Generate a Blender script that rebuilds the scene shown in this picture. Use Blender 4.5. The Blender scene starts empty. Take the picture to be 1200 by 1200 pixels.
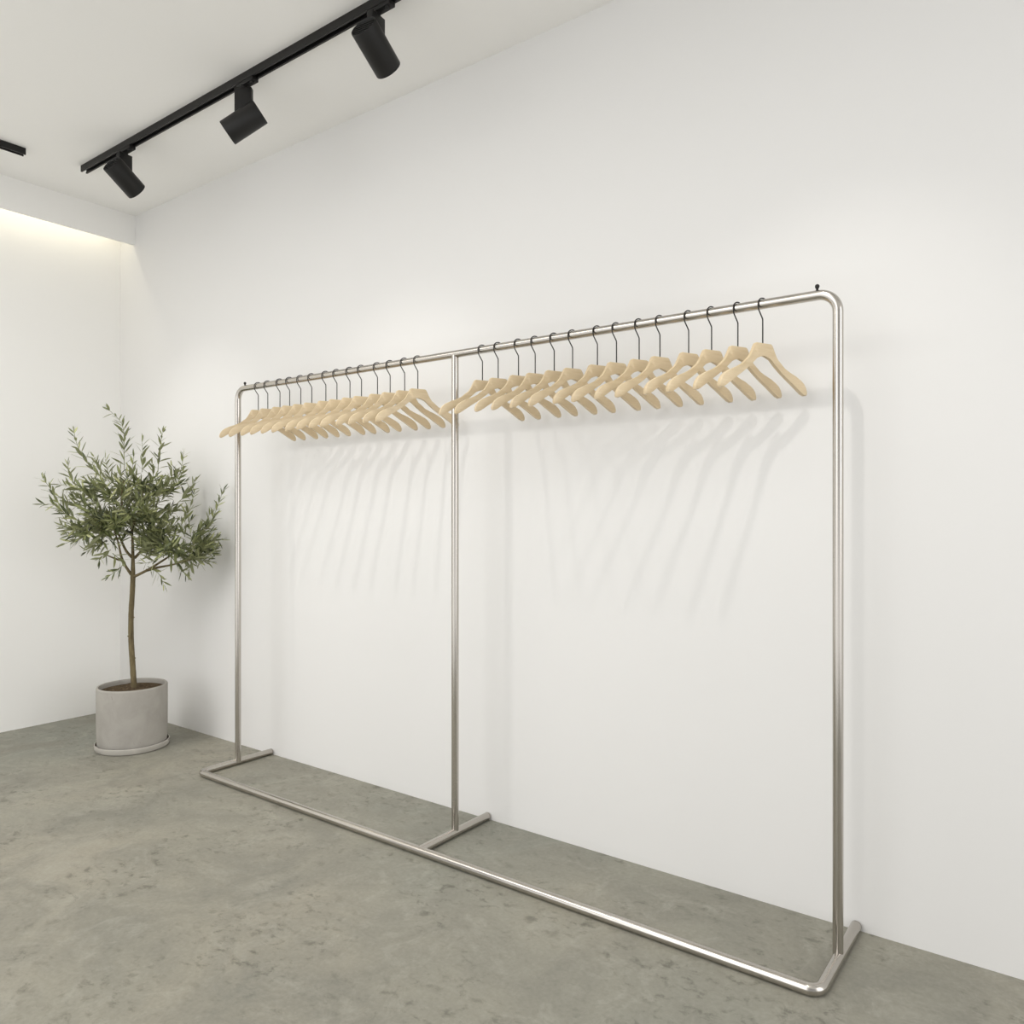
import bpy, bmesh, math, random
from mathutils import Vector, Matrix
C = bpy.context.scene.collection
PI = math.pi
random.seed(7)

WHITE_DIM=(227,226,224); WHITE_LIT=(245,244,241)  # same white paint twice: light put into ceiling tone, dimmer tone for back wall
FL_A=(130,131,121); FL_B=(149,144,130); FL_C=(128,126,116); FL_D=(162,159,147); FL_E=(92,90,80)
STEEL=(192,187,180)
WOOD_A=(204,183,147); WOOD_B=(218,199,166)
POT_A=(160,156,149); POT_B=(171,167,160); SAU_A=(174,170,162); SAU_B=(186,182,174)
LEAF=[(56,64,42),(102,110,70),(146,152,100),(192,194,144),(142,146,108)]
RIGHT=False
SP_RZ=(98,37,99)
SPOT=(28,28,29); SPOTCONE=72; SPOTR=.022; SPOTAIM=.55; SPOTCOL=(1,.97,.92)
COVE=3.6
WORLDCOL=(1,1,1,1)
W_SIDE=.42; W_LOW=1.26; W_B1=(-102,9,22,2.2); W_B2=(-6,10,28,2.8)
EXPOSURE=0
PA=48; PB=24
def AREAS():  # unseen soft fill added overhead to lift left wall, floor and hanger tops
    area('overhead_fill', (-3.5,-.15,3.23), (0,0,0), 2.8, 1.5, PA, (1,.985,.96))
    area('overhead_fill', (-1.2,-.1,3.23), (0,0,0), 1.8, 1.4, PB, (1,.985,.96))

# ------------------------------------------------------------------ helpers
def link(name, bm, mat, parent=None, smooth=True, angle=35):
    me = bpy.data.meshes.new(name)
    bmesh.ops.recalc_face_normals(bm, faces=bm.faces)
    bm.to_mesh(me); bm.free()
    for m in (mat if isinstance(mat, (list, tuple)) else [mat]):
        me.materials.append(m)
    if smooth:
        me.polygons.foreach_set('use_smooth', [True]*len(me.polygons))
        me.set_sharp_from_angle(angle=math.radians(angle))
    o = bpy.data.objects.new(name, me); C.objects.link(o)
    if parent: o.parent = parent
    return o

def empty(name, label, cat, loc=(0,0,0), rz=0, group=None):
    o = bpy.data.objects.new(name, None); C.objects.link(o)
    o.location = loc; o.rotation_euler = (0,0,rz); o.empty_display_size = .1
    o['label'] = label; o['category'] = cat
    if group: o['group'] = group
    return o

def struct(o):
    o['kind'] = 'structure'; return o

def add_box(bm, lo, hi, bevel=0, M=None, seg=2):
    vs = [bm.verts.new((x,y,z)) for x in (lo[0],hi[0]) for y in (lo[1],hi[1]) for z in (lo[2],hi[2])]
    fs = [bm.faces.new([vs[i] for i in q]) for q in ((0,1,3,2),(4,6,7,5),(0,4,5,1),(2,3,7,6),(0,2,6,4),(1,5,7,3))]
    geom = set(vs)
    if bevel:
        es = list({e for f in fs for e in f.edges})
        r = bmesh.ops.bevel(bm, geom=es, offset=bevel, segments=seg, affect='EDGES', profile=.5)
        geom = set(r['verts']) | {v for v in vs if v.is_valid}
    if M is not None:
        bmesh.ops.transform(bm, matrix=M, verts=list(geom))

def frames(pts):
    """parallel transport frames along a polyline"""
    n = len(pts); T = []
    for i in range(n):
        a = pts[max(i-1,0)]; b = pts[min(i+1,n-1)]
        T.append((b-a).normalized())
    up = Vector((0,0,1)) if abs(T[0].z) < .9 else Vector((1,0,0))
    N = (up - T[0]*up.dot(T[0])).normalized(); out = []
    for i in range(n):
        N = (N - T[i]*N.dot(T[i])).normalized()
        out.append((T[i], N, T[i].cross(N)))
    return out

def add_tube(bm, pts, r, seg=20, cap=True, rnd=0):
    """swept round tube; r a number or a list; rnd = rounding of the end rims"""
    pts = [Vector(p) for p in pts]
    R = list(r) if isinstance(r, (list,tuple)) else [r]*len(pts)
    if rnd:
        d0 = (pts[1]-pts[0]).normalized(); d1 = (pts[-2]-pts[-1]).normalized()
        pre = [(pts[0]+d0*rnd*(1-math.sin(t)), R[0]-rnd*(1-math.cos(t))) for t in (PI/2, PI/3.2, PI/7, 0)][::-1]
        post = [(pts[-1]+d1*rnd*(1-math.sin(t)), R[-1]-rnd*(1-math.cos(t))) for t in (0, PI/7, PI/3.2, PI/2)][::-1]
        pre = [(pts[0]+d0*rnd*k, R[0]-rnd*q) for k, q in ((0,1),(.13,.5),(.5,.13),(1,0))]
        post = [(pts[-1]+d1*rnd*k, R[-1]-rnd*q) for k, q in ((1,0),(.5,.13),(.13,.5),(0,1))]
        pts = [p for p,_ in pre]+pts[1:-1]+[p for p,_ in post]
        R = [q for _,q in pre]+R[1:-1]+[q for _,q in post]
    fr = frames(pts); rings = []
    for p, (T,N,B), q in zip(pts, fr, R):
        rings.append([bm.verts.new(p + (N*math.cos(2*PI*k/seg) + B*math.sin(2*PI*k/seg))*q) for k in range(seg)])
    for a, b in zip(rings, rings[1:]):
        for k in range(seg):
            bm.faces.new((a[k], a[(k+1)%seg], b[(k+1)%seg], b[k]))
    if cap:
        bm.faces.new(rings[0][::-1]); bm.faces.new(rings[-1])

def fillet(pts, rad, n=10):
    """polyline with rounded corners"""
    pts = [Vector(p) for p in pts]; out = [pts[0]]
    for a, b, c in zip(pts, pts[1:], pts[2:]):
        u = (a-b).normalized(); v = (c-b).normalized(); ang = u.angle(v)
        d = rad/math.tan(ang/2); m = (u+v).normalized(); o = b + m*(rad/math.sin(ang/2))
        s = (b+u*d)-o; e = (b+v*d)-o; tot = s.angle(e); ax = s.cross(e).normalized()
        for k in range(n+1):
            out.append(o + Matrix.Rotation(tot*k/n, 3, ax) @ s)
    out.append(pts[-1]); return out

def add_lathe(bm, prof, seg=64, M=None, close=False):
    rings = []
    for r, z in prof:
        if r < 1e-6:
            rings.append([bm.verts.new((0,0,z))])
        else:
            rings.append([bm.verts.new((r*math.cos(2*PI*k/seg), r*math.sin(2*PI*k/seg), z)) for k in range(seg)])
    pairs = list(zip(rings, rings[1:])) + ([(rings[-1], rings[0])] if close else [])
    for a, b in pairs:
        for k in range(seg):
            j = (k+1) % seg
            if len(a) == 1 and len(b) == 1: continue
            if len(a) == 1: bm.faces.new((a[0], b[j], b[k]))
            elif len(b) == 1: bm.faces.new((a[k], a[j], b[0]))
            else: bm.faces.new((a[k], a[j], b[j], b[k]))
    if M is not None:
        bmesh.ops.transform(bm, matrix=M, verts=[v for r in rings for v in r])

# ------------------------------------------------------------------ materials
def srgb(r, g, b):
    f = lambda c: ((c/255+.055)/1.055)**2.4 if c/255 > .04045 else c/255/12.92
    return (f(r), f(g), f(b), 1)

def mat(name, col, rough=.5, metal=0, spec=.5):
    m = bpy.data.materials.new(name); m.use_nodes = True
    p = m.node_tree.nodes['Principled BSDF']
    p.inputs['Base Color'].default_value = col
    p.inputs['Roughness'].default_value = rough
    p.inputs['Metallic'].default_value = metal
    p.inputs['Specular IOR Level'].default_value = spec
    return m, m.node_tree.nodes, m.node_tree.links, p

def noise(N, L, scale, detail=4, rough=.55, dist=0, coord=None, stretch=None):
    n = N.new('ShaderNodeTexNoise')
    n.inputs['Scale'].default_value = scale; n.inputs['Detail'].default_value = detail
    n.inputs['Roughness'].default_value = rough; n.inputs['Distortion'].default_value = dist
    if coord is not None:
        if stretch:
            mp = N.new('ShaderNodeMapping'); mp.inputs['Scale'].default_value = stretch
            L.new(coord, mp.inputs['Vector']); coord = mp.outputs['Vector']
        L.new(coord, n.inputs['Vector'])
    return n.outputs['Fac']

def ramp(N, L, fac, stops):
    r = N.new('ShaderNodeValToRGB'); e = r.color_ramp.elements
    while len(e) < len(stops): e.new(.5)
    for el, (p, c) in zip(e, stops):
        el.position = p; el.color = c
    L.new(fac, r.inputs['Fac']); return r.outputs['Color']

def mix(N, L, fac, a, b, mode='MIX'):
    n = N.new('ShaderNodeMix'); n.data_type = 'RGBA'; n.blend_type = mode
    for sock, v in ((n.inputs[0], fac), (n.inputs[6], a), (n.inputs[7], b)):
        if hasattr(v, 'is_output'): L.new(v, sock)
        else: sock.default_value = v
    return n.outputs[2]

def bump(N, L, p, h, strength, dist=.01):
    b = N.new('ShaderNodeBump'); b.inputs['Strength'].default_value = strength
    b.inputs['Distance'].default_value = dist
    L.new(h, b.inputs['Height']); L.new(b.outputs['Normal'], p.inputs['Normal'])

def objco(N):
    return N.new('ShaderNodeTexCoord').outputs['Object']

def paint(name, col):
    m, N, L, p = mat(name, col, .65, 0, .25)
    co = objco(N)
    f = noise(N, L, 1.2, 3, .5, 0, co)
    c2 = tuple(v*.985 for v in col[:3])+(1,)
    L.new(mix(N, L, f, c2, col), p.inputs['Base Color'])
    bump(N, L, p, noise(N, L, 220, 3, .6, 0, co), .03, .001)
    return m

M_white_dim = paint('white_paint_dim', srgb(*WHITE_DIM))
M_white_lit = paint('white_paint_lit', srgb(*WHITE_LIT))  # lightened for ceiling, left wall and cove panel in place of more light

def concrete():
    m, N, L, p = mat('polished_concrete', srgb(140,136,124), .55, 0, .35)
    co = objco(N)
    big = noise(N, L, .55, 4, .55, .4, co)
    base = ramp(N, L, big, [(.36, srgb(*FL_A)), (.62, srgb(*FL_B))])
    mid = noise(N, L, 2.6, 8, .66, .9, co)
    base = mix(N, L, ramp(N, L, mid, [(.40, (0,0,0,1)), (.66, (1,1,1,1))]), base, srgb(*FL_C))
    # trowelled cloudy pale patches
    cl = noise(N, L, 5.5, 7, .7, 1.6, co)
    base = mix(N, L, ramp(N, L, cl, [(.50, (0,0,0,1)), (.72, (.55,.55,.55,1))]), base, srgb(*FL_D))
    # small dark smudges, gathered in patches
    sm = noise(N, L, 20, 7, .68, .35, co, (1,1.3,1))
    pt = noise(N, L, 3.1, 3, .55, .5, co)
    k = N.new('ShaderNodeMath'); k.operation = 'MULTIPLY'
    L.new(ramp(N, L, sm, [(.53, (0,0,0,1)), (.66, (1,1,1,1))]), k.inputs[0])
    L.new(ramp(N, L, pt, [(.42, (.10,.10,.10,1)), (.60, (.75,.75,.75,1))]), k.inputs[1])
    base = mix(N, L, k.outputs[0], base, srgb(*FL_E))
    fine = noise(N, L, 70, 5, .7, 0, co)
    base = mix(N, L, .5, base, ramp(N, L, fine, [(.3, (.36,.36,.36,1)), (.7, (.62,.62,.62,1))]), 'SOFT_LIGHT')
    L.new(base, p.inputs['Base Color'])
    L.new(ramp(N, L, mid, [(.3, (.48,.48,.48,1)), (.7, (.62,.62,.62,1))]), p.inputs['Roughness'])
    bump(N, L, p, cl, .04, .004)
    return m
M_floor = concrete()

m, N, L, p = mat('brushed_stainless_steel', srgb(*STEEL), .2, 1)
L.new(ramp(N, L, noise(N, L, 3, 3, .5, 0, objco(N), (1,1,1)), [(.3, (.17,.17,.17,1)), (.7, (.25,.25,.25,1))]), p.inputs['Roughness'])
M_steel = m
M_hook, *_ = mat('dark_steel_wire', srgb(38,36,34), .4, .5)
M_black, N, L, p = mat('matt_black_powder_coat', srgb(25,24,23), .5, 0, .35)
bump(N, L, p, noise(N, L, 900, 2, .5, 0, objco(N)), .05, .0005)
M_dark, *_ = mat('black_plastic', srgb(16,16,15), .5, 0, .4)
M_lens, N, L, p = mat('lamp_diffuser', (1,1,1,1), .4)
p.inputs['Emission Color'].default_value = (1,.95,.87,1); p.inputs['Emission Strength'].default_value = 6

def wood():
    m, N, L, p = mat('pale_beech', srgb(*WOOD_B), .38, 0, .5)
    co = objco(N)
    g = noise(N, L, 26, 5, .6, .6, co, (1,.14,1))
    c = ramp(N, L, g, [(.3, srgb(*WOOD_A)), (.7, srgb(*WOOD_B))])
    f = noise(N, L, 300, 2, .6, 0, co, (1,.05,1))
    c = mix(N, L, ramp(N, L, f, [(.55, (0,0,0,1)), (.75, (.25,.25,.25,1))]), c, srgb(188,160,118))
    L.new(c, p.inputs['Base Color']); return m
M_wood = wood()

def cement(name, a, b):
    m, N, L, p = mat(name, srgb(*a), .8, 0, .25)
    co = objco(N)
    c = ramp(N, L, noise(N, L, 9, 6, .6, .5, co), [(.35, srgb(*a)), (.65, srgb(*b))])
    sp = noise(N, L, 55, 3, .5, 0, co)
    c = mix(N, L, ramp(N, L, sp, [(.72, (0,0,0,1)), (.77, (.5,.5,.5,1))]), c, srgb(110,105,98))
    L.new(c, p.inputs['Base Color'])
    bump(N, L, p, noise(N, L, 160, 4, .6, 0, co), .08, .002)
    return m
M_pot = cement('cast_cement', POT_A, POT_B)
M_saucer = cement('pale_cast_cement', SAU_A, SAU_B)

m, N, L, p = mat('potting_soil', srgb(80,64,50), .95, 0, .1)
f = noise(N, L, 60, 6, .7, 0, objco(N))
L.new(ramp(N, L, f, [(.3, srgb(58,47,35)), (.55, srgb(96,82,64)), (.75, srgb(140,124,102))]), p.inputs['Base Color'])
bump(N, L, p, f, .9, .02); M_soil = m

m, N, L, p = mat('olive_bark', srgb(110,98,75), .85, 0, .2)
f = noise(N, L, 40, 6, .65, .5, objco(N), (1,1,.3))
L.new(ramp(N, L, f, [(.3, srgb(82,72,54)), (.6, srgb(122,110,82)), (.8, srgb(150,138,108))]), p.inputs['Base Color'])
bump(N, L, p, f, .6, .006); M_bark = m

def leaf():
    m, N, L, p = mat('olive_leaf', srgb(96,106,66), .42, 0, .45)
    g = N.new('ShaderNodeNewGeometry')
    c = ramp(N, L, g.outputs['Random Per Island'], [(0, srgb(*LEAF[0])), (.4, srgb(*LEAF[1])), (.75, srgb(*LEAF[2])), (1, srgb(*LEAF[3]))])
    c = mix(N, L, g.outputs['Backfacing'], c, srgb(*LEAF[4]))
    L.new(c, p.inputs['Base Color'])
    p.inputs['Subsurface Weight'].default_value = 0
    tr = N.new('ShaderNodeBsdfTranslucent'); L.new(c, tr.inputs['Color'])
    ms = N.new('ShaderNodeMixShader'); ms.inputs[0].default_value = .22
    L.new(p.outputs[0], ms.inputs[1]); L.new(tr.outputs[0], ms.inputs[2])
    L.new(ms.outputs[0], N['Material Output'].inputs['Surface'])
    return m
M_leaf = leaf()
M_twig, *_ = mat('green_twig', srgb(120,124,84), .7)

# ------------------------------------------------------------------ the room
YW, XL, ZC = 2.576, -5.17, 3.243
XR, YF = 2.4, -1.0
def slab(name, lo, hi, m):
    bm = bmesh.new(); add_box(bm, lo, hi)
    return struct(link(name, bm, m, None, False))
slab('floor', (XL-.12, YF, -.12), (XR+.12, YW+.12, 0), M_floor)
slab('ceiling', (XL-.12, YF, ZC), (XR+.12, YW+.12, ZC+.12), M_white_lit)
slab('wall_back', (XL, YW, 0), (XR, YW+.12, ZC), M_white_dim)
slab('wall_left', (XL-.12, YF, 0), (XL, YW, ZC), M_white_lit)
if RIGHT: slab('wall_right', (XR, YF, 0), (XR+.12, YW, ZC), M_white_dim)
# drop panel of the light cove along the left wall
slab('trim_1', (-4.995, YF, 3.053), (-4.979, YW, ZC), M_white_lit)

# ------------------------------------------------------------------ garment rack
RY, RZ, RR = 2.360, 1.943, .0148
RX = (-3.519, -2.0385, -.575)
FX = (-3.527, -2.0375, -.572)
rack = empty('garment_rack', 'long brushed stainless steel double-bay garment rack standing against the white wall', 'clothes rack', (RX[1], RY, 0))
rack_o = Vector((RX[1], RY, 0))
def rk(pts): return [Vector(p)-rack_o for p in pts]
bend = .055
rail = fillet([(RX[0],RY,RZ-bend-.001), (RX[0],RY,RZ), (RX[2],RY,RZ), (RX[2],RY,RZ-bend-.001)], bend, 12)
bm = bmesh.new(); add_tube(bm, rk(rail), RR, 28); link('hanging_rail', bm, M_steel, rack)
for i, x in enumerate(RX):
    bm = bmesh.new()
    top = RZ-bend if i != 1 else RZ-.004
    add_tube(bm, rk([(x,RY,.016), (x,RY,top)]), RR if i != 1 else .0146, 28)
    o = link('upright', bm, M_steel, rack)
BZ, BR, BY = .0162, .0161, 2.150
fr = .036
pts = fillet([(FX[0],BY+fr+.001,BZ), (FX[0],BY,BZ), (FX[2],BY,BZ), (FX[2],BY+fr+.001,BZ)], fr, 12)
bm = bmesh.new(); add_tube(bm, rk(pts), BR, 28); link('base_bar', bm, M_steel, rack)
for i, x in enumerate(FX):
    bm = bmesh.new()
    y0 = BY+fr if i != 1 else BY+.004
    add_tube(bm, rk([(x,y0,BZ), (x,y0+.02,BZ), (x,2.569,BZ)]), BR, 28)
    f = link('base_foot', bm, M_steel, rack)
    bm = bmesh.new()
    add_lathe(bm, [(0,.0045), (.010,.0040), (.0145,.0022), (BR,-.002), (BR,-.004), (0,-.004)], 28)
    bmesh.ops.transform(bm, matrix=Matrix.Translation(Vector((x,2.5695,BZ))-rack_o) @ Matrix.Rotation(-PI/2,4,'X'), verts=bm.verts)
    c = link('end_cap', bm, M_steel, f)
for x in (RX[0]+.060, RX[2]-.058):
    bm = bmesh.new()
    add_lathe(bm, [(0,0), (.0036,0), (.0036,.006), (.0062,.0105), (.0068,.0138), (.0058,.0172), (.0032,.0196), (0,.0202)], 20)
    bmesh.ops.transform(bm, matrix=Matrix.Translation(Vector((x,RY,RZ+RR-.002))-rack_o), verts=bm.verts)
    link('stopper_knob', bm, M_hook, rack)

# ------------------------------------------------------------------ hangers
def hanger_body():
    top = [(.0300,.0000),(.0358,-.0030),(.0400,-.0125),(.0455,-.0235),(.0525,-.0360),(.0610,-.0475),(.0715,-.0580),(.0900,-.0705),(.1120,-.0810),(.1400,-.0920),(.1600,-.1015),(.1730,-.1115),(.1815,-.1230),(.1860,-.1345),(.1868,-.1415),(.1840,-.1478)]
    bot = [(.1780,-.1490),(.1680,-.1445),(.1500,-.1330),(.1250,-.1165),(.1000,-.1010),(.0750,-.0845),(.0500,-.0655),(.0300,-.0480),(.0200,-.0415),(.0100,-.0385)]
    half = top + bot
    poly = half + [(0,-.0378)] + [(-u,z) for u, z in half[::-1]]
    bm = bmesh.new(); T = .0060
    a = [bm.verts.new((0-T, u, z)) for u, z in poly]
    b = [bm.verts.new((T, u, z)) for u, z in poly]
    fa = bm.faces.new(a[::-1]); fb = bm.faces.new(b)
    n = len(poly)
    for k in range(n):
        bm.faces.new((a[k], a[(k+1)%n], b[(k+1)%n], b[k]))
    es = list(fa.edges)+list(fb.edges)
    bmesh.ops.bevel(bm, geom=es, offset=.0022, segments=2, affect='EDGES', profile=.55)
    big = [f for f in bm.faces if len(f.verts) > 8]
    bmesh.ops.triangulate(bm, faces=big)
    for v in bm.verts:            # the shoulders grow a little thicker and bow forward
        k = min(1, abs(v.co.y)/.18)
        v.co.x = v.co.x*(1+.25*k*k) + .004*k*k
    return bm
# local frame of a hanger: origin on the rail axis, y along the shoulders, x to the front
bm = hanger_body(); bmesh.ops.translate(bm, vec=(0,0,-.1205), verts=bm.verts)
h0 = empty('clothes_hanger', '', 'hanger', (0,RY,RZ))
body0 = link('wooden_body', bm, M_wood, h0, True, 50)
def hook():
    w = .00205; R = .0200; cz = -.0015
    pts = [(0,0,-.1205-.012), (0,0,-.075), (0,0,-.048), (0,-.0008,-.0445), (0,-.0045,-.0385), (0,-.0128,-.0255), (0,-.0165,-.0195), (0,-.0186,-.0135)]
    a0 = math.radians(200)
    for k in range(19):
        t = a0 - math.radians(196)*k/18
        pts.append((0, R*math.cos(t), cz + R*math.sin(t)))
    bm = bmesh.new(); add_tube(bm, pts, w, 12, True, .0012)
    return bm
hook0 = link('hook', hook(), M_hook, h0)
# places on the rail, metres from the middle upright
HX = [-3.346, -3.268, -3.171, -3.095, -3.011, -2.93, -2.829, -2.752, -2.664, -2.588, -2.486, -2.408, -2.321, -2.244, -1.897, -1.819, -1.722, -1.645, -1.56, -1.481, -1.378, -1.302, -1.215, -1.138, -1.036, -0.958, -0.872, -0.794]
ORD = ['', 'second', 'third', 'fourth', 'fifth', 'sixth', 'seventh']
def hlabel(i):
    bay = 'left' if i < 14 else 'right'
    j = i % 14
    if j < 7:
        post = 'left end upright' if bay == 'left' else 'middle upright'; k = j
        side = 'counting from'
    else:
        post = 'middle upright' if bay == 'left' else 'right end upright'; k = 13-j
    if k == 0: return 'pale wooden hanger in the %s bay, the one closest to the %s' % (bay, post)
    return 'pale wooden hanger in the %s bay, %s one from the %s' % (bay, ORD[k], post)
rng = random.Random(3)
for i, x in enumerate(HX):
    if i == 0: h = h0
    else:
        h = h0.copy(); C.objects.link(h)
        for ch in (body0, hook0):
            c = ch.copy(); C.objects.link(c); c.parent = h
    h.location = (x, RY, RZ); h.rotation_euler = (0, 0, math.radians(-24+rng.uniform(-.7,.7)))
    h['label'] = hlabel(i)
    h['group'] = 'wooden hangers in the left bay' if i < 14 else 'wooden hangers in the right bay'

# ------------------------------------------------------------------ potted olive tree
tree = empty('potted_olive_tree', 'small olive tree in a round grey cement pot standing in the room corner', 'plant', (-4.28,2.20,0), math.atan2(.88938437,.45716019))
bm = bmesh.new()
add_lathe(bm, [(0,.001),(.180,.001),(.1865,.003),(.1895,.008),(.1905,.027),(.1900,.0315),(.1880,.0335),(.1860,.0330),(.1850,.0305),(.1845,.014),(0,.013)], 96)
link('saucer', bm, M_saucer, tree)
bm = bmesh.new()
add_lathe(bm, [(0,.0135),(.164,.0135),(.170,.0155),(.1745,.020),(.1765,.030),(.1785,.055),(.1800,.10),(.181,.2),(.181,.334),(.1800,.3405),(.1770,.3445),(.1740,.3450),(.1700,.3435),(.1685,.340),(.168,.33),(.166,.06),(0,.05)], 96)
link('pot', bm, M_pot, tree)
bm = bmesh.new()
rr = [0,.02,.04,.06,.08,.1,.12,.14,.155,.1675]
add_lathe(bm, [(r, .318+.012*(1-r/.168)) for r in rr], 72)
bmesh.ops.recalc_face_normals(bm, faces=bm.faces)
from mathutils import noise as mn
for v in bm.verts:
    if v.co.xy.length < .165: v.co.z += mn.noise(v.co*38)*.006 + mn.noise(v.co*90)*.004
link('soil', bm, M_soil, tree, True, 80)

HERO=[
 [(-0.04, 0.0, 1.543), (-0.043, 0.0, 1.666), (-0.044, 0.0, 1.759), (-0.065, 0.0, 1.82), (-0.116, 0.0, 1.873)],
 [(0.13, 0.05, 1.539), (0.137, 0.067, 1.636), (0.146, 0.083, 1.706), (0.158, 0.1, 1.773)],
 [(0.048, -0.05, 1.532), (0.052, -0.05, 1.614), (0.048, -0.05, 1.697)],
 [(-0.143, -0.05, 1.487), (-0.209, -0.067, 1.56), (-0.26, -0.083, 1.652), (-0.279, -0.1, 1.733)],
 [(-0.254, 0.05, 1.418), (-0.3, 0.075, 1.489), (-0.321, 0.1, 1.566)],
 [(-0.269, 0.0, 1.265), (-0.357, 0.017, 1.355), (-0.398, 0.033, 1.435), (-0.433, 0.05, 1.487)],
 [(-0.246, -0.1, 1.256), (-0.317, -0.133, 1.3), (-0.361, -0.167, 1.344), (-0.411, -0.2, 1.348)],
 [(0.208, -0.05, 1.442), (0.241, -0.075, 1.535), (0.259, -0.1, 1.628)],
 [(0.23, 0.0, 1.359), (0.29, 0.025, 1.424), (0.327, 0.05, 1.489)],
 [(0.258, -0.2, 1.102), (0.353, -0.2, 1.192), (0.411, -0.2, 1.295), (0.457, -0.2, 1.43)],
 [(0.22, -0.2, 1.123), (0.322, -0.225, 1.101), (0.406, -0.25, 1.116)],
 [(-0.097, -0.1, 1.085), (-0.048, -0.125, 1.025), (-0.114, -0.15, 0.964)],
 [(0.075, -0.1, 1.009), (0.13, -0.125, 0.968), (0.153, -0.15, 0.913)],
 [(0.185, -0.15, 1.07), (0.231, -0.175, 1.009), (0.267, -0.2, 0.959)],
 [(0.258, -0.2, 1.091), (0.313, -0.225, 1.051), (0.373, -0.25, 1.05)],
 [(-0.177, -0.1, 1.236), (-0.245, -0.125, 1.217), (-0.316, -0.15, 1.223)],
 [(-0.118, 0.0, 1.132), (-0.172, 0.025, 1.122), (-0.227, 0.05, 1.091)],
 [(0.263, -0.1, 1.254), (0.292, -0.1, 1.337), (0.312, -0.1, 1.41)],
 [(-0.129, 0.1, 1.483), (-0.167, 0.125, 1.556), (-0.195, 0.15, 1.62)],
 [(-0.016, -0.1, 1.477), (-0.003, -0.11, 1.538), (0.006, -0.12, 1.608)],
 [(-0.092, 0.1, 1.463), (-0.12, 0.1, 1.525), (-0.138, 0.1, 1.608)],
 [(0.098, 0.1, 1.444), (0.107, 0.1, 1.519), (0.102, 0.1, 1.583)],
 [(0.17, -0.05, 1.441), (0.2, -0.025, 1.516), (0.201, 0.0, 1.57)],
 [(0.296, -0.2, 1.193), (0.352, -0.21, 1.234), (0.389, -0.22, 1.306)],
 [(-0.198, 0.0, 1.397), (-0.26, 0.0, 1.436), (-0.348, 0.0, 1.455)],
 [(-0.106, -0.1, 1.105), (-0.15, -0.1, 1.066), (-0.159, -0.1, 1.051)],
 [(-0.218, 0.05, 1.336), (-0.3, 0.075, 1.356), (-0.364, 0.1, 1.397)],
]
TRUNK= [(0.008, 0.0, 0.325), (0.001, 0.0, 0.45), (-0.007, 0.0, 0.594), (-0.007, 0.0, 0.737), (-0.001, 0.0, 0.856), (0.002, 0.0, 0.946), (0.002, 0.0, 1.056), (-0.003, 0.0, 1.204), (-0.022, 0.0, 1.333)]
BRANCH= [[(-0.001, 0.0, 0.943), (0.076, -0.05, 0.986), (0.15, -0.1, 1.038), (0.204, -0.15, 1.08), (0.267, -0.2, 1.122)], [(-0.006, 0.0, 0.959), (-0.049, -0.017, 1.039), (-0.071, -0.033, 1.142), (-0.098, -0.05, 1.234)], [(-0.003, 0.0, 1.057), (-0.035, 0.027, 1.098), (-0.082, 0.053, 1.212), (-0.138, 0.08, 1.316)], [(0.011, 0.0, 1.052), (0.058, 0.027, 1.107), (0.106, 0.053, 1.189), (0.155, 0.08, 1.274)], [(-0.017, 0.0, 1.254), (-0.053, -0.04, 1.357), (-0.044, -0.08, 1.478)], [(-0.006, 0.0, 1.212), (0.039, 0.025, 1.337), (0.058, 0.05, 1.463)], [(0.071, -0.05, 0.984), (0.131, -0.1, 1.002), (0.204, -0.15, 1.019), (0.296, -0.2, 1.05)], [(-0.053, -0.02, 1.049), (-0.067, -0.05, 1.046), (-0.124, -0.08, 1.074)]]
def smooth_path(pts, n=6):
    P = [Vector(p) for p in pts]; out = []
    for i in range(len(P)-1):
        p0 = P[max(i-1,0)]; p1 = P[i]; p2 = P[i+1]; p3 = P[min(i+2,len(P)-1)]
        for k in range(n):
            t = k/n
            out.append(.5*((2*p1)+(p2-p0)*t+(2*p0-5*p1+4*p2-p3)*t*t+(3*p1-p0-3*p2+p3)*t**3))
    out.append(P[-1]); return out
tp = smooth_path(TRUNK, 7)
bm = bmesh.new()
n = len(tp)
rads = [(.0168 if k < 3 else .0152)*(1-.22*k/n) + .0012*mn.noise(Vector((k*.7,0,0))) if k < n*.62 else max(.004, .0125*(1-(k-n*.62)/(n*.42))) for k in range(n)]
add_tube(bm, tp, rads, 14)
for k, s in ((9,1),(15,-1),(20,1)):       # old knots on the stem
    q = tp[k]; add_tube(bm, [q+Vector((s*.008,-.004,0)), q+Vector((s*.0175,-.006,.003))], [.006,.003], 8)
trunk = link('trunk', bm, M_bark, tree, True, 60)
for b in BRANCH:
    bp = smooth_path(b, 5); bm = bmesh.new(); k = len(bp)
    add_tube(bm, bp, [.0085*(1-.72*i/k) for i in range(k)], 10)
    link('branch', bm, M_bark, trunk, True, 60)

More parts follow.
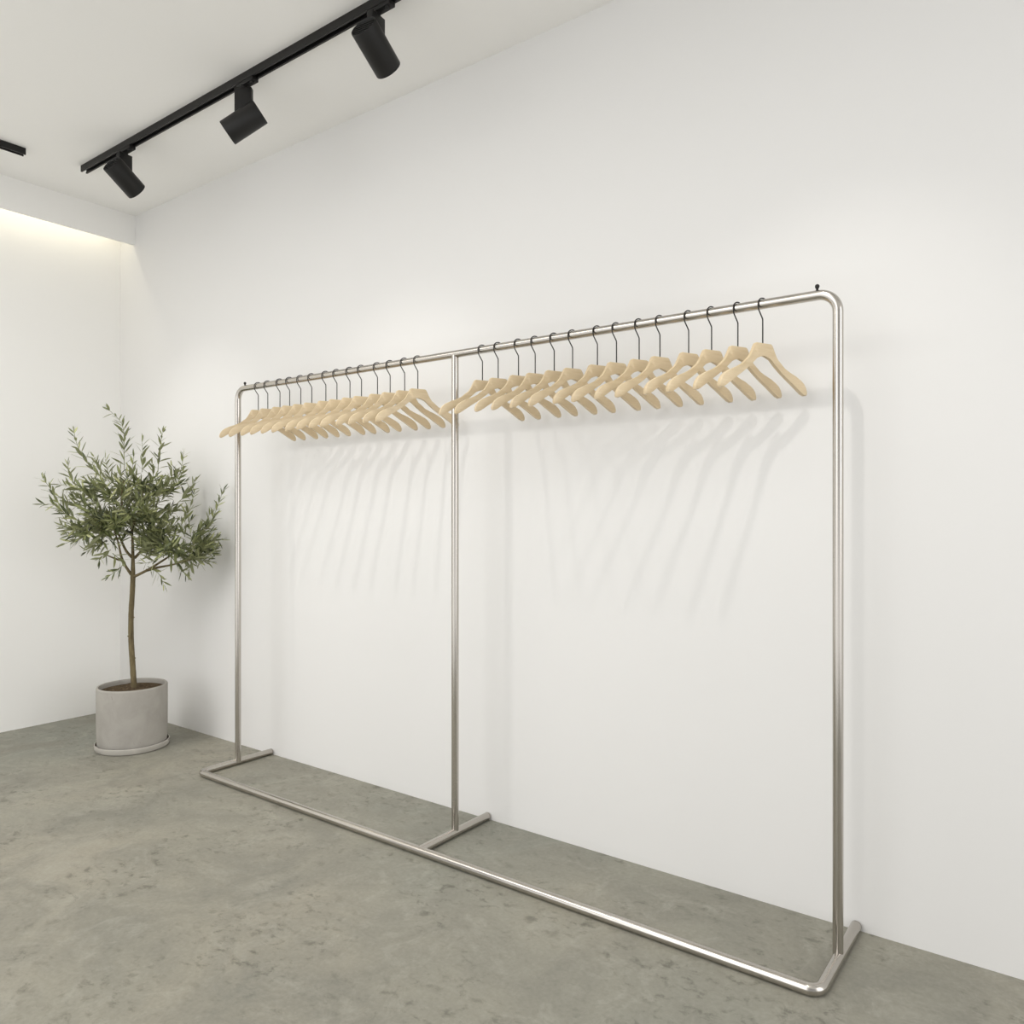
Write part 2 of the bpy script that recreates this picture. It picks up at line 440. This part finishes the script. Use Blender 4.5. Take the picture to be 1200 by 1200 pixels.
rt = random.Random(11)
fo = bmesh.new()
e_a = Vector((.45716,.88938)); e_v = Vector((-.88938,.45716))
def inside_room(p):
    return 2.20 + e_a.y*p.x + e_v.y*p.y < 2.565
def add_leaf(base, d, nrm, Ln, W):
    d = d.normalized(); s = d.cross(nrm)
    if s.length < 1e-4: return
    s.normalize(); nn = s.cross(d).normalized()
    if nn.dot(nrm) < 0: nn = -nn
    curl = rt.uniform(-.10,.22); fold = rt.uniform(.10,.28)
    rows = []
    prof = [(.0,.06),(.12,.42),(.32,.92),(.55,1.0),(.78,.68),(.92,.3)]
    for t, w in prof:
        c = base + d*(Ln*t) - nn*(curl*Ln*t*t)
        hw = W*w*.5
        rows.append((fo.verts.new(c - s*hw + nn*hw*fold), fo.verts.new(c), fo.verts.new(c + s*hw + nn*hw*fold)))
    tip = fo.verts.new(base + d*Ln - nn*(curl*Ln))
    for a, b in zip(rows, rows[1:]):
        fo.faces.new((a[0],a[1],b[1],b[0])); fo.faces.new((a[1],a[2],b[2],b[1]))
    a = rows[-1]; fo.faces.new((a[0],a[1],tip)); fo.faces.new((a[1],a[2],tip))
twigs = bmesh.new()
def sprig(pts, start=0., dens=1., lmin=.064, lmax=.096):
    pp = smooth_path(pts, 6)
    pp = [p for p in pp]
    seglen = [0]
    for a, b in zip(pp, pp[1:]): seglen.append(seglen[-1]+(b-a).length)
    Lt = seglen[-1]; k = len(pp)
    add_tube(twigs, pp, [.0021*(1-.55*i/k) for i in range(k)], 5)
    def at(s):
        for i in range(k-1):
            if seglen[i+1] >= s:
                t = (s-seglen[i])/max(1e-6, seglen[i+1]-seglen[i]); return pp[i].lerp(pp[i+1], t), (pp[i+1]-pp[i]).normalized()
        return pp[-1], (pp[-1]-pp[-2]).normalized()
    s = Lt*start; phi = rt.uniform(0, PI)
    while s < Lt:
        p, T = at(s)
        ref = Vector((0,0,1)) if abs(T.z) < .9 else Vector((1,0,0))
        u = T.cross(ref).normalized(); v = u.cross(T)
        for q in (0, 1):
            if rt.random() < .1: continue
            ang = phi + q*PI + rt.uniform(-.3,.3)
            side = u*math.cos(ang)+v*math.sin(ang)
            op = rt.uniform(.45,1.1)
            d = T*math.cos(op)+side*math.sin(op)
            tap = .62+.38*math.sin(min(1,.25+s/Lt*.95)*PI)
            Ln = rt.uniform(lmin,lmax)*tap
            if not inside_room(p+d*Ln): continue
            nr = (T*.8 - side*.2 + Vector((rt.uniform(-.4,.4),rt.uniform(-.4,.4),.35+rt.uniform(-.3,.3))))
            add_leaf(p, d, nr, Ln, Ln*rt.uniform(.165,.225))
        phi += PI/2+rt.uniform(-.35,.35)
        s += rt.uniform(.018,.027)/dens
    for q in range(2):
        p, T = at(Lt); d = (T+Vector((rt.uniform(-.35,.35),rt.uniform(-.35,.35),rt.uniform(-.1,.3)))).normalized()
        if inside_room(p+d*.05):
            add_leaf(p, d, Vector((rt.uniform(-1,1),rt.uniform(-1,1),.6)), rt.uniform(.035,.055), .0085)
for h in HERO: sprig(h, 0.08, 1.05)
BLOBS = [((-.02,-.02,1.35),(.25,.20,.165),62), ((.235,-.17,1.115),(.18,.13,.135),46), ((-.17,-.03,1.24),(.16,.16,.11),26), ((.03,-.02,1.46),(.21,.16,.07),18), ((.10,-.06,1.22),(.17,.14,.10),20), ((-.02,-.10,1.30),(.16,.10,.10),18)]
for (ca, cb, cz), (ra, rb, rz_), num in BLOBS:
    for _ in range(num):
        while True:
            q = Vector((rt.uniform(-1,1), rt.uniform(-1,1), rt.uniform(-1,1)))
            if .2 < q.length < 1: break
        p = Vector((ca+q.x*ra, cb+q.y*rb, cz+q.z*rz_))
        if not inside_room(p): continue
        out = Vector((q.x*ra, q.y*rb, q.z*rz_)).normalized()
        d = (out*.8 + Vector((rt.uniform(-.6,.6), rt.uniform(-.6,.6), .30+rt.uniform(-.45,.45)))).normalized()
        Ln = rt.uniform(.09,.16)
        p0 = p - d*Ln*.55
        b2 = Vector((rt.uniform(-.3,.3), rt.uniform(-.3,.3), rt.uniform(-.1,.35)))
        e = p0 + d*Ln*.55; f = e + (d+b2).normalized()*Ln*.45
        if inside_room(f): sprig([p0, e, f], 0.1, 1.0)
# foliage: leaves and green stems as one mesh with two materials
me_t = bpy.data.meshes.new('t'); 
nf = len(fo.faces)
twigs.to_mesh(me_t); twigs.free()
fo.from_mesh(me_t); bpy.data.meshes.remove(me_t)
fo.faces.ensure_lookup_table()
for k in range(nf, len(fo.faces)): fo.faces[k].material_index = 1
me = bpy.data.meshes.new('foliage'); fo.to_mesh(me); fo.free()
me.materials.append(M_leaf); me.materials.append(M_twig)
me.polygons.foreach_set('use_smooth', [True]*len(me.polygons))
fol = bpy.data.objects.new('foliage', me); C.objects.link(fol); fol.parent = tree

# ------------------------------------------------------------------ lighting tracks
def track_mesh(length):
    w, h = .018, .034
    sec = [(-w,0),(w,0),(w,-h),(.0095,-h),(.0095,-h+.005),(.0125,-h+.008),(.0125,-.006),(-.0125,-.006),(-.0125,-h+.008),(-.0095,-h+.005),(-.0095,-h),(-w,-h)]
    bm = bmesh.new()
    a = [bm.verts.new((0,y,z)) for y, z in sec]; b = [bm.verts.new((length,y,z)) for y, z in sec]
    n = len(sec)
    for k in range(n): bm.faces.new((a[k],a[(k+1)%n],b[(k+1)%n],b[k]))
    bm.faces.new(a[::-1]); bm.faces.new(b)
    return bm
TY = 2.039
t1 = empty('lighting_track', 'long black ceiling track carrying three spotlights, running along the back wall', 'light track', (-4.50,TY,ZC))
link('track_channel', track_mesh(6.2), M_black, t1, False)
bm = bmesh.new()
add_box(bm, (.02,-.010,-.022), (6.18,-.0075,-.017)); add_box(bm, (.02,.0075,-.022), (6.18,.010,-.017))
link('contact_strip', bm, M_dark, t1, False)
t2 = empty('lighting_track', 'short piece of black ceiling track near the left wall, carrying no lamp', 'light track', (-4.538,1.752,ZC), -PI/2)
link('track_channel', track_mesh(2.6), M_black, t2, False)
bm = bmesh.new()
add_box(bm, (.02,-.010,-.022), (2.58,-.0075,-.017)); add_box(bm, (.02,.0075,-.022), (2.58,.010,-.017))
link('contact_strip', bm, M_dark, t2, False)

def spotlight(mid, axis, label, plate_rz):
    """mid: centre of the lamp body; axis: where it points"""
    ax = Vector(axis).normalized(); mid = Vector(mid)
    base = Vector((mid.x, TY, ZC-.034))
    t = empty('track_spotlight', label, 'spotlight', base, 0, 'black spotlights on the ceiling track')
    # adapter clipped under the track
    bm = bmesh.new()
    add_box(bm, (-.035,-.0165,-.016), (.085,.0165,.002), .002)
    add_box(bm, (-.030,-.009,.0), (.080,.009,.012))
    ad = link('adapter', bm, M_black, t, True, 30)
    bm = bmesh.new()
    add_tube(bm, [(.066,-.004,-.014),(.066,-.004,-.024)], [.0105,.0095], 20, True, .001)
    add_box(bm, (.046,-.008,-.022), (.064,.0,-.017), .001)
    link('locking_lever', bm, M_dark, ad, True, 30)
    # flat hanging plate, turning about the vertical
    rel = mid - base
    Mz = Matrix.Rotation(plate_rz, 4, 'Z')
    bm = bmesh.new()
    add_tube(bm, [(0,0,-.012),(0,0,-.026)], .017, 24)
    add_box(bm, (-.038,-.014,rel.z-.012), (.038,.014,-.020), .004, None, 3)
    bmesh.ops.transform(bm, matrix=Mz, verts=bm.verts)
    link('bracket', bm, M_black, t, True, 30)
    # lamp body: open tube with a recessed lamp and a slotted back
    q = ax.to_track_quat('Z','Y').to_matrix().to_4x4()
    R, hl = .0535, .0875
    B = Matrix.Translation(rel) @ q
    bm = bmesh.new()
    add_lathe(bm, [(R-.003,-hl),(R-.001,-hl+.0008),(R,-hl+.003),(R,hl-.003),(R-.001,hl-.0008),(R-.0025,hl),(R-.004,hl-.001),(R-.005,hl-.03),(R-.016,hl-.036),(.02,hl-.040),(0,hl-.040)], 64, B)
    add_lathe(bm, [(R-.003,-hl),(R-.006,-hl+.004),(R-.007,-hl+.012),(0,-hl+.012)], 64, B)
    hs = link('lamp_housing', bm, M_black, t, True, 30)
    bm = bmesh.new()
    add_lathe(bm, [(0,hl-.034),(.018,hl-.034),(.0185,hl-.037),(0,hl-.037)], 32, B)
    ln = link('lamp_lens', bm, M_lens, hs, True, 30)
    bm = bmesh.new()
    for k in range(5):
        y = -.030+.015*k; wd = math.sqrt((R-.009)**2-y*y)
        add_box(bm, (-wd,y-.0018,-hl+.004), (wd,y+.0018,-hl+.0125), 0, B)
    link('cooling_fins', bm, M_dark, hs, False)
spotlight((-2.155,TY,3.0625), (-.12,.86,-.50), 'black track spotlight nearest the camera, tilted down at the back wall', math.radians(SP_RZ[0]))
spotlight((-2.997,TY,3.037), (-.67,-.50,-.55), 'middle black track spotlight, swivelled away from the back wall', math.radians(SP_RZ[1]))
spotlight((-4.050,TY,3.0645), (-.13,.83,-.54), 'black track spotlight closest to the far end of the track', math.radians(SP_RZ[2]))

# ------------------------------------------------------------------ light
def area(name, loc, rot, sx, sy, e, col):
    l = bpy.data.lights.new(name, 'AREA'); l.shape = 'RECTANGLE'; l.size = sx; l.size_y = sy
    l.energy = e; l.color = col
    o = bpy.data.objects.new(name, l); C.objects.link(o); o.location = loc; o.rotation_euler = rot
    return o
# three wall washing beams, evenly spaced in front of the wall
for x, e in zip((-.60,-2.48,-4.18), SPOT):
    l = bpy.data.lights.new('wall_washer_beam', 'SPOT'); l.energy = e; l.color = SPOTCOL
    l.spot_size = math.radians(SPOTCONE); l.spot_blend = 1; l.shadow_soft_size = SPOTR
    o = bpy.data.objects.new('wall_washer_beam', l); C.objects.link(o)
    o.location = (x, 1.48, 3.05)
    o.rotation_euler = (Vector((x, YW, SPOTAIM))-o.location).to_track_quat('-Z','Y').to_euler()
# warm strip hidden behind the drop panel, washing down the left wall
area('cove_strip', (-5.085, (YF+YW)/2, 3.215), (0,0,0), .05, YW-YF-.1, COVE, (1,.93,.74))
AREAS()
w = bpy.data.worlds.new('world'); bpy.context.scene.world = w; w.use_nodes = True
N = w.node_tree.nodes; L = w.node_tree.links; bg = N['Background']
def math_(op, a, b=None, c=None):
    n = N.new('ShaderNodeMath'); n.operation = op
    for k, v in enumerate((a, b, c)):
        if v is None: continue
        if hasattr(v, 'is_output'): L.new(v, n.inputs[k])
        else: n.inputs[k].default_value = v
    return n.outputs[0]
def smooth(v, a, b, lo, hi):
    n = N.new('ShaderNodeMapRange'); n.interpolation_type = 'SMOOTHSTEP'
    L.new(v, n.inputs[0])
    for k, q in enumerate((a, b, lo, hi)): n.inputs[k+1].default_value = q
    return n.outputs[0]
xyz = N.new('ShaderNodeSeparateXYZ'); L.new(N.new('ShaderNodeTexCoord').outputs['Generated'], xyz.inputs[0])
X_, Y_, Z_ = xyz.outputs
h = math_('MAXIMUM', math_('SQRT', math_('ADD', math_('MULTIPLY', X_, X_), math_('MULTIPLY', Y_, Y_))), .001)
def towards(deg, inner, outer, gain):
    """bright band of the world in one compass direction"""
    q = math.radians(deg)
    d = math_('DIVIDE', math_('ADD', math_('MULTIPLY', X_, math.cos(q)), math_('MULTIPLY', Y_, math.sin(q))), h)
    return smooth(d, math.cos(math.radians(outer)), math.cos(math.radians(inner)), 0, gain)
# daylight from the open front; side glow added for the left wall, lower half to lift the ceiling
sky = math_('ADD', math_('ADD', W_SIDE, towards(*W_B1)), towards(*W_B2))
L.new(math_('ADD', math_('MULTIPLY', sky, smooth(Z_, -.2, .2, 0, 1)), smooth(Z_, -.2, .2, W_LOW, 0)), bg.inputs['Strength'])
bg.inputs['Color'].default_value = WORLDCOL

# ------------------------------------------------------------------ camera
cd = bpy.data.cameras.new('camera'); cam = bpy.data.objects.new('camera', cd); C.objects.link(cam)
cam.location = (0,0,1.3)
cam.rotation_euler = (PI/2, 0, math.radians(90-53.4))
cd.sensor_width = 36; cd.lens = 904/1200*36; cd.shift_y = 2/1200
cd.clip_start = .02
sc = bpy.context.scene; sc.camera = cam
sc.view_settings.view_transform = 'Standard'; sc.view_settings.look = 'None'
sc.view_settings.gamma = 1; sc.view_settings.use_curve_mapping = False
sc.view_settings.exposure = EXPOSURE
